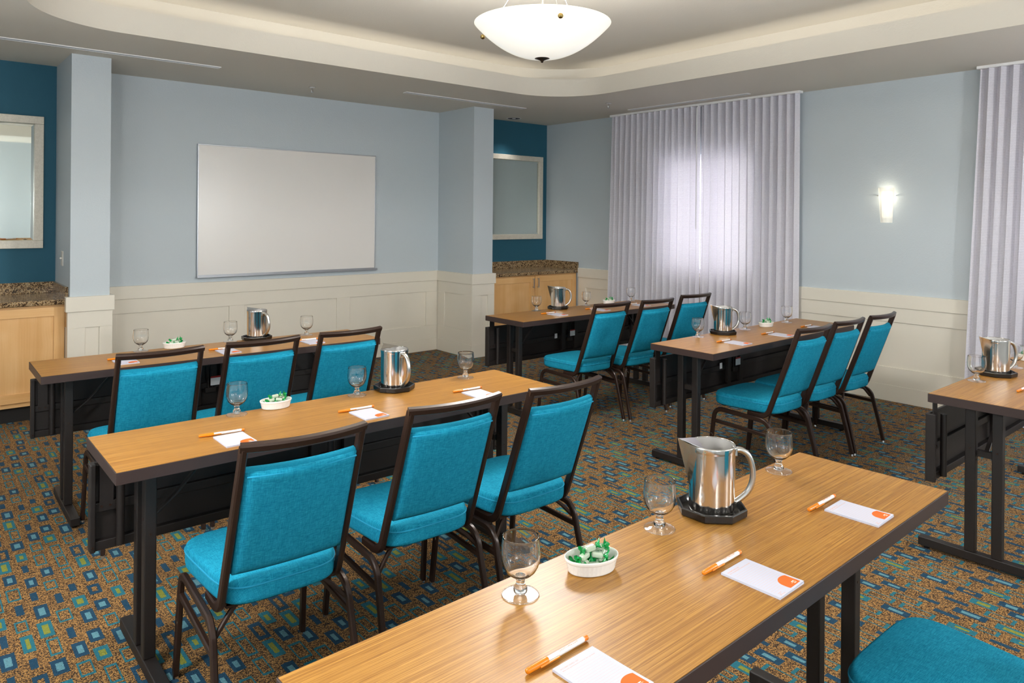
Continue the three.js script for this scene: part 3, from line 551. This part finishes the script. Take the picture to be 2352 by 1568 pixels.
  // back pad: bowed slab along the lean, with a welted top
  const pad = (() => {
    const nx = 20, ny = 22, w = 0.1665, Y0 = 0.502, Y1 = 0.832, pos = [], uv = [], idx = [];
    const face = (sgn) => {
      const base = pos.length / 3;
      for (let j = 0; j <= ny; j++) for (let i = 0; i <= nx; i++) {
        const u = i / nx * 2 - 1, v = j / ny, y = Y0 + (Y1 - Y0) * v, ed = Math.min(1, (1 - Math.abs(u)) / 0.06) * Math.min(1, v / 0.04) * Math.min(1, (1 - v) / 0.035), th = 0.012 + 0.010 * Math.sqrt(Math.max(0, ed));
        const bow = 0.024 * (1 - u * u) * (0.35 + 0.65 * v), puff = sgn > 0 ? 0.003 * (1 - u * u) : 0.012 * (1 - u * u) * (1 - (2 * v - 1) ** 2);
        pos.push(u * w, y, up(y) + bow + sgn * (th + puff)); uv.push(u * w, y * 1.06);
      }
      for (let j = 0; j < ny; j++) for (let i = 0; i < nx; i++) { const a = base + j * (nx + 1) + i, b = a + 1, c = a + nx + 1, d = c + 1; sgn > 0 ? idx.push(a, b, d, a, d, c) : idx.push(a, d, b, a, c, d); }
    };
    face(1); face(-1);
    const F = (nx + 1) * (ny + 1), edge = []; for (let i = 0; i <= nx; i++) edge.push(i); for (let j = 1; j <= ny; j++) edge.push(j * (nx + 1) + nx); for (let i = nx - 1; i >= 0; i--) edge.push(ny * (nx + 1) + i); for (let j = ny - 1; j > 0; j--) edge.push(j * (nx + 1));
    for (let k = 0; k < edge.length; k++) { const a = edge[k], b = edge[(k + 1) % edge.length]; idx.push(a, F + a, b, b, F + a, F + b); }
    const g = new THREE.BufferGeometry(); g.setAttribute('position', new THREE.Float32BufferAttribute(pos, 3)); g.setAttribute('uv', new THREE.Float32BufferAttribute(uv, 2)); g.setIndex(idx); g.computeVertexNormals(); return g;
  })();
  const backM = part(t, 'backrest', pad, M.linen, 'turquoise linen back pad');
  const welt = (y, dz, r) => { const a = []; for (let i = 0; i <= 14; i++) { const u = (i / 7 - 1), v = (y - 0.502) / 0.33; a.push([u * 0.163, y, up(y) + 0.024 * (1 - u * u) * (0.35 + 0.65 * v) + dz]); } return new THREE.TubeGeometry(new THREE.CatmullRomCurve3(a.map(p => new THREE.Vector3(...p))), 40, r, 8, false); };
  part(backM, 'top_roll', [welt(0.8300, -0.004, 0.0140)], M.linen); part(backM, 'piping', welt(0.8190, 0.0205, 0.0030), M.piping);
  return t;
}
const deg = Math.PI / 180, ORD = ['first', 'second', 'third'];
const CHAIRS = [   // table, order from the aisle, x, z under the top of the back, turn
  ['B', 2, 0.902, -1.968, -3], ['B', 1, 1.458, -1.998, -2.5], ['B', 0, 1.940, -1.953, 0],
  ['C', 2, 0.926, -3.564, -0.5], ['C', 1, 1.406, -3.567, 0.5], ['C', 0, 1.896, -3.578, 1.2],
  ['D', 0, 4.002, -3.557, -1.5], ['D', 1, 4.467, -3.507, -0.3], ['D', 2, 5.035, -3.560, -3],
  ['E', 0, 4.092, -2.067, -0.8], ['E', 1, 4.552, -2.073, -0.8], ['E', 2, 5.018, -2.065, 0],
  ['A', 0, 1.935, -0.245, 0],
];
let chair0;
for (const [k, n, x, z, a] of CHAIRS) {
  const r = a * deg, px = x - 0.30 * Math.sin(r), pz = z - 0.30 * Math.cos(r);
  const label = k === 'A' ? 'turquoise upholstered chair tucked at the whiteboard-side rear table' : `turquoise upholstered chair, ${ORD[n]} from the aisle, at the ${TABLES[k].where}`;
  if (!chair0) { chair0 = makeChair(label); chair0.position.set(px, 0, pz); chair0.rotation.y = r; } else copyOf(chair0, [px, 0, pz], r, label);
}

// ------------------------------------------------------------------ things on the tables
// water goblet
function makeGoblet(label) {
  const t = thing('water_goblet', label, 'glass', [0, 0, 0], 0, 'water goblets');
  part(t, 'foot', lathe([[0.0140, 0.0112], [0.0180, 0.0072], [0.030, 0.0042], [0.0386, 0.0028], [0.0392, 0.0016], [0.0384, 0.0006], [0.030, 0.0008], [0.0, 0.0008]], 56), M.thin);
  part(t, 'stem', lathe([[0, 0.0012], [0.0135, 0.0060], [0.0150, 0.0110], [0.0146, 0.0165], [0.0108, 0.0215], [0.0088, 0.0270], [0.0096, 0.0320], [0.0118, 0.0364], [0, 0.0366]], 40), M.glass);
  part(t, 'bowl', lathe([[0.0, 0.0372], [0.0120, 0.0368], [0.0150, 0.0385], [0.0240, 0.0440], [0.0320, 0.0520], [0.0375, 0.0630], [0.0405, 0.0760], [0.0412, 0.0880], [0.0402, 0.1040], [0.0386, 0.1180], [0.0381, 0.1230], [0.0375, 0.1236], [0.0369, 0.1228], [0.0374, 0.1180], [0.0390, 0.1040], [0.0400, 0.0880], [0.0393, 0.0760], [0.0362, 0.0637], [0.0306, 0.0532], [0.0226, 0.0454], [0.0120, 0.0408], [0, 0.0396]], 64), M.glass);
  part(t, 'foot_rim', new THREE.TorusGeometry(0.0385, 0.0011, 8, 64).rotateX(Math.PI / 2).translate(0, 0.0013, 0), M.glass);
  return t;
}
// steel water pitcher with ice guard; spout to -x
function makePitcher(label) {
  const t = thing('steel_pitcher', label, 'pitcher', [0, 0, 0], 0, 'steel water pitchers');
  const R = 0.0595, Hh = 0.178;
  part(t, 'body', lathe([[0, 0.001], [R - 0.006, 0.0], [R - 0.001, 0.003], [R, 0.010], [R + 0.001, 0.10], [R + 0.001, Hh - 0.018], [R + 0.0022, Hh - 0.015], [R + 0.0022, Hh - 0.004], [R + 0.0015, Hh - 0.001], [R, Hh], [R - 0.0015, Hh - 0.001], [R - 0.0015, 0.012], [R - 0.008, 0.006], [0, 0.006]], 72), M.steel, 'polished stainless body');
  part(t, 'liner', lathe([[R - 0.0018, Hh - 0.002], [R - 0.0018, 0.014], [R - 0.009, 0.0075], [0, 0.0075]], 60), M.brushed, 'brushed steel inside');
  // spout: folded sheet from the body wall to the lip
  const n = 20, pos = [], idx = [], y0 = 0.060;
  for (let i = 0; i <= n; i++) {
    const v = i / n, y = y0 + (Hh - 0.002 - y0) * v, half = 0.10 + 0.62 * v ** 0.8, ex = 0.034 * v ** 1.15;
    for (let j = 0; j <= 12; j++) {
      const u = j / 6 - 1, a = Math.PI + u * half, bx = Math.cos(a) * (R + 0.0008), bz = Math.sin(a) * (R + 0.0008), k = 1 - Math.abs(u) ** 1.0, tip = -(R + ex);
      const s = Math.min(1, k * 1.15); pos.push(bx + (tip - bx) * s * (v > 0 ? 1 : 0), y + 0.018 * Math.max(0, k) * v ** 3, bz * (1 - s * 0.93));
      if (i && j) { const b = i * 13 + j, a2 = b - 13; idx.push(a2 - 1, a2, b, a2 - 1, b, b - 1); }
    }
  }
  const g = new THREE.BufferGeometry(); g.setAttribute('position', new THREE.Float32BufferAttribute(pos, 3)); g.setIndex(idx); g.computeVertexNormals(); metric(g);
  part(t, 'spout', g, std({ color: '#d9d5d0', roughness: 0.13, metalness: 1, side: THREE.DoubleSide }));
  // ice guard: plate across the spout side of the opening
  const sh = new THREE.Shape(); const ga = 0.98; sh.moveTo(-Math.cos(ga) * R, Math.sin(ga) * R);
  sh.quadraticCurveTo(-R * 0.62, 0.012, -R * 0.44, 0); sh.quadraticCurveTo(-R * 0.62, -0.012, -Math.cos(ga) * R, -Math.sin(ga) * R); sh.lineTo(-Math.cos(0.62) * (R + 0.004), -Math.sin(0.62) * R); sh.quadraticCurveTo(-R - 0.014, -0.012, -R - 0.032, 0); sh.quadraticCurveTo(-R - 0.014, 0.012, -Math.cos(0.62) * (R + 0.004), Math.sin(0.62) * R);
  const ig = new THREE.ExtrudeGeometry(sh, { depth: 0.0012, bevelEnabled: false, curveSegments: 16 }); ig.rotateX(Math.PI / 2); ig.translate(R * 0.44, 0, 0); ig.rotateZ(-0.22); ig.translate(-R * 0.44, Hh - 0.002, 0);
  part(t, 'ice_guard', ig, M.steel);
  const h = [[R - 0.002, Hh - 0.020, 0], [R + 0.014, Hh - 0.017, 0], [R + 0.036, Hh - 0.030, 0], [R + 0.049, Hh - 0.062, 0], [R + 0.050, 0.080, 0], [R + 0.038, 0.050, 0], [R + 0.012, 0.026, 0], [R - 0.002, 0.018, 0]];
  const hg = tube(h, 0.0078, 64, 14); hg.scale(1, 1, 1.15);
  const hm = part(t, 'handle', hg, M.satin, 'hollow satin steel handle');
  part(hm, 'mounting_lug', box(R - 0.004, R + 0.006, Hh - 0.032, Hh - 0.008, -0.014, 0.014, 0.003), M.steel); part(hm, 'mounting_lug', box(R - 0.004, R + 0.005, 0.008, 0.028, -0.012, 0.012, 0.003), M.steel);
  return t;
}
// octagonal drip tray
function makeTray(label) {
  const t = thing('octagonal_tray', label, 'tray', [0, 0, 0], 0, 'pitcher trays');
  const R = 0.092, g = lathe([[0, 0.0], [R - 0.004, 0.0], [R, 0.004], [R + 0.001, 0.020], [R - 0.001, 0.0225], [R - 0.005, 0.0225], [R - 0.009, 0.010], [R - 0.012, 0.006], [0, 0.006]], 8); g.rotateY(Math.PI / 8);
  const ng = g.toNonIndexed(); ng.computeVertexNormals(); part(t, 'tray_body', toCreasedNormals(ng, 0.5), M.plastic); return t;
}
// fluted oval dish
function makeDish(label) {
  const t = thing('candy_dish', label, 'dish', [0, 0, 0], 0, 'oval candy dishes'), N = 144, A = 0.0635, B = 0.0435, Y = 0.034, pos = [], idx = [];
  const ks = [[0, 0, 0], [0.80, 0, 0], [0.86, 0.002, 0], [0.875, 0.004, 1], [0.95, 0.024, 1], [0.962, 0.0255, 0], [0.985, 0.027, 0], [1.0, 0.031, 0], [0.995, Y, 0], [0.965, Y, 0], [0.945, 0.030, 0], [0.90, 0.012, 0], [0.80, 0.005, 0], [0, 0.004, 0]];
  ks.forEach(([k, y, fl]) => { for (let i = 0; i < N; i++) { const a = i / N * Math.PI * 2, f = fl ? 1 - 0.016 * (0.5 + 0.5 * Math.cos(a * 36)) : 1; pos.push(Math.cos(a) * A * k * f, y, Math.sin(a) * B * k * f); } });
  for (let r = 0; r < ks.length - 1; r++) for (let i = 0; i < N; i++) { const a = r * N + i, b = r * N + (i + 1) % N, c = a + N, d = b + N; idx.push(a, c, b, b, c, d); }
  const g = new THREE.BufferGeometry(); g.setAttribute('position', new THREE.Float32BufferAttribute(pos, 3)); g.setIndex(idx); g.computeVertexNormals(); part(t, 'dish_body', metric(g), M.ceramic); return t;
}
// wrapped mint: pale body in clear film, green crumpled ends
const mintBody = (() => { const g = new RoundedBoxGeometry(0.027, 0.013, 0.015, 3, 0.005); return metric(g); })();
function twist(sgn, s) {
  const n = 14, pos = [], idx = [], rings = [[0.012, 0.0052], [0.0150, 0.0020], [0.0175, 0.0040], [0.0205, 0.0082], [0.0240, 0.0112]];
  rings.forEach(([x, r], q) => { for (let i = 0; i < n; i++) { const a = i / n * Math.PI * 2, w = q > 1 ? 1 + 0.38 * Math.sin(a * 4 + s) + 0.2 * Math.sin(a * 7 + s * 2) : 1; pos.push(sgn * (x + (q > 2 ? 0.0025 * Math.sin(a * 3 + s) : 0)), Math.cos(a) * r * w, Math.sin(a) * r * w * 0.8); } });
  for (let q = 0; q < rings.length - 1; q++) for (let i = 0; i < n; i++) { const a = q * n + i, b = q * n + (i + 1) % n, c = a + n, d = b + n; idx.push(a, b, c, b, d, c); }
  const g = new THREE.BufferGeometry(); g.setAttribute('position', new THREE.Float32BufferAttribute(pos, 3)); g.setIndex(idx); g.computeVertexNormals(); return metric(g);
}
const mintMark = (() => {   // small dark oval mark printed on the film
  const g = new THREE.TorusGeometry(0.0030, 0.0005, 6, 20); g.scale(1.2, 0.75, 0.3); g.rotateX(-Math.PI / 2); g.translate(0, 0.0066, 0); return metric(g);
})();
const greenSide = M.green; greenSide.side = THREE.DoubleSide;
function makeMint(label, group) {
  const t = thing('wrapped_mint', label, 'candy', [0, 0, 0], 0, group);
  part(t, 'candy_body', mintBody, M.candy, 'pale mint in clear film'); part(t, 'printed_mark', mintMark, std({ color: '#46606a', roughness: 0.4 }));
  for (const s of [-1, 1]) part(t, 'twisted_end', twist(s, 1.3 * s), greenSide, 'crumpled green wrapper end');
  return t;
}
// notepad with ruled sheet
const padTexture = (() => {
  const c = document.createElement('canvas'); c.width = 512; c.height = 696; const q = c.getContext('2d');
  q.fillStyle = '#c2c4d4'; q.fillRect(0, 0, 512, 696); q.fillStyle = '#e0926c'; q.textBaseline = 'alphabetic';
  q.font = '24px sans-serif'; q.fillText('ACCOMPLISHED LIST', 40, 66); q.font = '17px sans-serif'; q.fillText("Much more gratifying than a to-do list, don't you think?", 40, 92, 410);
  q.strokeStyle = '#e2a68a'; q.lineWidth = 1.6; for (let i = 0; i < 16; i++) { const y = 138 + i * 31; q.beginPath(); q.moveTo(40, y); q.lineTo(i > 12 ? 250 : 470, y); q.stroke(); }
  q.fillStyle = '#e2620c'; q.beginPath(); q.moveTo(484, 490); q.bezierCurveTo(392, 440, 286, 492, 268, 560); q.bezierCurveTo(262, 620, 268, 650, 276, 668); q.lineTo(484, 668); q.closePath(); q.fill();
  q.fillStyle = '#f6e3d6'; q.fillRect(398, 604, 46, 12); q.fillRect(374, 624, 82, 4); q.fillRect(404, 638, 40, 9);
  q.fillStyle = '#e0926c'; q.fillRect(60, 636, 66, 3); q.fillRect(60, 652, 44, 3); q.fillRect(60, 664, 12, 12); q.fillRect(80, 670, 70, 3);
  const t = new THREE.CanvasTexture(c); t.colorSpace = THREE.SRGBColorSpace; t.anisotropy = 8; return t;
})();
const sheetMat = std({ map: padTexture, roughness: 0.75 }), paperMat = std({ color: '#c2c4d4', roughness: 0.8 });
function makePad(label) {
  const t = thing('notepad', label, 'notepad', [0, 0, 0], 0, 'ruled notepads'), w = 0.1025, d = 0.139;
  part(t, 'paper_block', box(-w / 2, w / 2, 0, 0.0042, -d / 2, d / 2), paperMat);
  const g = new THREE.PlaneGeometry(w, d, 6, 8); g.rotateX(-Math.PI / 2); const p = g.attributes.position;
  for (let i = 0; i < p.count; i++) { const u = p.getX(i) / w, v = p.getZ(i) / d; p.setY(i, 0.0046 + 0.0012 * Math.max(0, u + v - 0.4) ** 2 * 4); } g.computeVertexNormals();
  part(t, 'top_sheet', g, sheetMat, 'white ruled sheet with an orange corner mark'); return t;
}
// capped pen, cap towards -x
const penTexture = (() => {
  const c = document.createElement('canvas'); c.width = 1024; c.height = 256; const q = c.getContext('2d'); q.fillStyle = '#ece9e8'; q.fillRect(0, 0, 1024, 256); q.fillStyle = '#dd6a2a';
  q.font = 'bold 58px sans-serif'; q.textAlign = 'center'; q.textBaseline = 'middle'; q.fillText('COURTYARD.COM', 560, 128, 470);
  const t = new THREE.CanvasTexture(c); t.colorSpace = THREE.SRGBColorSpace; t.anisotropy = 8; return t;
})();
const barrelMat = std({ map: penTexture, roughness: 0.25 });
function makePen(label) {
  const t = thing('ballpoint_pen', label, 'pen', [0, 0, 0], 0, 'orange capped pens'), R = 0.0046;
  const b = new THREE.CylinderGeometry(R, R, 0.106, 28, 1, true); b.rotateY(0); b.rotateZ(Math.PI / 2); // axis along x
  const p = b.attributes.position, uv = b.attributes.uv;
  for (let i = 0; i < p.count; i++) { const ang = Math.atan2(p.getZ(i), p.getY(i)); uv.setXY(i, (p.getX(i) + 0.053) / 0.106, 0.5 - ang / (Math.PI * 2)); }
  { // open the seam underneath so the print does not smear
    const g = []; const seg = 28, pp = [], nn = [], uu = [], id = []; for (let i = 0; i <= seg; i++) { const a = Math.PI + i / seg * Math.PI * 2; for (const x of [-0.053, 0.053]) { pp.push(x, Math.cos(a) * R, Math.sin(a) * R); nn.push(0, Math.cos(a), Math.sin(a)); uu.push((x + 0.053) / 0.106, 1 - i / seg); } if (i) { const q = i * 2; id.push(q - 2, q, q - 1, q - 1, q, q + 1); } }
    b.setAttribute('position', new THREE.Float32BufferAttribute(pp, 3)); b.setAttribute('normal', new THREE.Float32BufferAttribute(nn, 3)); b.setAttribute('uv', new THREE.Float32BufferAttribute(uu, 2)); b.setIndex(id);
  }
  b.translate(0.020, 0.0062, 0); part(t, 'barrel', b, barrelMat, 'white printed barrel');
  const turnX = (g) => g.rotateZ(Math.PI / 2);   // lathe axis y -> -x
  part(t, 'cap', turnX(lathe([[0.0001, 0.0795], [0.0040, 0.0785], [0.0052, 0.0750], [0.0060, 0.0400], [0.0061, 0.0290], [0.0047, 0.0285], [0.0047, 0.030]], 28)).translate(0, 0.0062, 0), M.cap, 'translucent orange cap');
  part(t, 'clip', box(-0.052, -0.004, 0.0042, 0.0072, 0.0058, 0.0090, 0.0012), M.cap); part(t, 'end_plug', turnX(lathe([[0.0046, -0.0640], [0.0047, -0.0740], [0.0042, -0.0755], [0.0001, -0.0757]], 24)).translate(0, 0.0062, 0), M.orange, 'orange end plug');
  return t;
}

const SET = {};   // prototypes, moved to the first place and then copied
function place(kind, make, pos, turn, label, group) {
  if (!SET[kind]) { const o = make(label); o.position.set(...pos); o.rotation.y = turn; SET[kind] = o; return o; }
  return copyOf(SET[kind], pos, turn, label, group);
}
const MINTS = [[-0.023, 0.019, 0.006, 0.2, 0.12], [0.000, 0.016, 0.014, -0.15, 0], [0.022, 0.019, 0.006, -0.35, -0.15], [-0.020, 0.019, -0.011, -0.3, 0.12], [0.008, 0.017, -0.014, 0.2, 0], [0.026, 0.029, -0.004, 0.7, 0.4],
  [-0.018, 0.033, 0.001, 0.45, 0.1], [0.012, 0.033, 0.004, -0.45, -0.1], [-0.002, 0.046, -0.004, 0.15, 0.1], [0.022, 0.042, -0.010, -1.0, 0.5]];
const LEFT = { goblets: [['at the wall end beyond the candy dish', 0], ['between candy dish and pitcher', 1], ['at the aisle end beyond the pitcher', 2]], pads: ['before the candy dish', 'before the pitcher', 'at the aisle end'] };
const RIGHT = { goblets: [['at the aisle end before the pitcher', 0], ['between pitcher and candy dish', 1], ['at the window end beyond the candy dish', 2]], pads: ['at the aisle end', 'before the pitcher', 'at the window end'] };
// measured places: goblets, dish, pitcher (spout direction), notepads (centre, turn), pens (centre, turn)
const LAY = {
  A: { g: [[0.992, -1.129], [1.475, -1.147], [2.099, -1.173]], d: [1.186, -1.110, -0.35], p: [1.668, -1.125, -0.70], n: [[0.921, -0.834, 0.02], [1.443, -0.843, 0.02], [1.963, -0.866, 0.03]], e: [[0.906, -0.926, 0.03], [1.434, -0.936, 0.03], [1.948, -0.959, 0.02]] },
  B: { g: [[1.017, -2.851], [1.529, -2.831], [2.108, -2.818]], d: [1.177, -2.858, -0.10], p: [1.717, -2.832, -1.507], n: [[0.898, -2.533, 0], [1.420, -2.530, 0], [1.958, -2.510, -0.04]], e: [[0.886, -2.626, -0.12], [1.413, -2.618, -0.06], [1.960, -2.602, -0.04]] },
  C: { g: [[1.057, -4.490], [1.562, -4.500], [2.034, -4.449]], d: [1.236, -4.490, -0.05], p: [1.722, -4.490, -1.24], n: [[0.920, -4.215, 0], [1.440, -4.180, 0], [1.950, -4.180, 0]], e: [[0.930, -4.302, -0.1], [1.440, -4.268, -0.05], [1.945, -4.262, -0.05]] },
  D: { g: [[4.055, -4.445], [4.645, -4.440], [5.255, -4.445]], d: [4.930, -4.430, -0.2], p: [4.300, -4.440, -0.62], n: [[4.030, -4.165, 0], [4.530, -4.160, 0], [5.060, -4.160, 0]], e: [[4.020, -4.262, 0], [4.520, -4.255, 0], [5.050, -4.255, 0]] },
  E: { g: [[4.031, -2.835], [4.569, -2.820], [5.132, -2.815]], d: [4.822, -2.805, -0.2], p: [4.289, -2.815, -0.60], n: [[4.030, -2.535, 0], [4.545, -2.530, 0], [5.080, -2.530, 0]], e: [[4.016, -2.628, 0], [4.530, -2.622, 0], [5.060, -2.622, 0]] },
  F: { g: [[4.030, -1.217], [4.563, -1.200]], d: [4.870, -1.215, -0.2], p: [4.274, -1.205, -0.62], n: [[4.020, -0.925, 0]], e: [[3.995, -1.018, 0]] },
};
for (const [k, L] of Object.entries(LAY)) {
  const T = TABLES[k], w = T.where, S = 'ABC'.includes(k) ? LEFT : RIGHT;
  L.g.forEach(([x, z], i) => place('goblet', makeGoblet, [x, TH, z], 0, `stemmed water goblet ${S.goblets[i][0]} on the ${w}`));
  place('tray', makeTray, [L.p[0], TH, L.p[1]], -0.12 + (k === 'A' ? 0.15 : 0), `black octagonal tray under the pitcher on the ${w}`);
  place('pitcher', makePitcher, [L.p[0], TH + 0.0062, L.p[1]], L.p[2], `polished steel water pitcher on the ${w}`);
  place('dish', makeDish, [L.d[0], TH, L.d[1]], L.d[2], `white fluted oval dish of green-wrapped mints on the ${w}`);
  const c = Math.cos(L.d[2]), s = Math.sin(L.d[2]);
  for (const [x, y, z, a, tilt] of MINTS) { const o = place('mint', makeMint, [L.d[0] + c * x + s * z, TH + y, L.d[1] - s * x + c * z], L.d[2] + a, `clear-wrapped mint with green twisted ends, in the dish on the ${w}`, 'mints in the dish on the ' + w); o.rotation.order = 'YXZ'; o.rotation.z = tilt; o.userData.group = 'mints in the dish on the ' + w; }
  L.n.forEach(([x, z, a], i) => place('pad', makePad, [x, TH, z], a, `white ruled notepad with orange corner ${S.pads[i]} on the ${w}`));
  L.e.forEach(([x, z, a], i) => place('pen', makePen, [x, TH, z], a, `orange-capped pen behind the notepad ${S.pads[i]} on the ${w}`));
}

renderer.render(scene, camera);
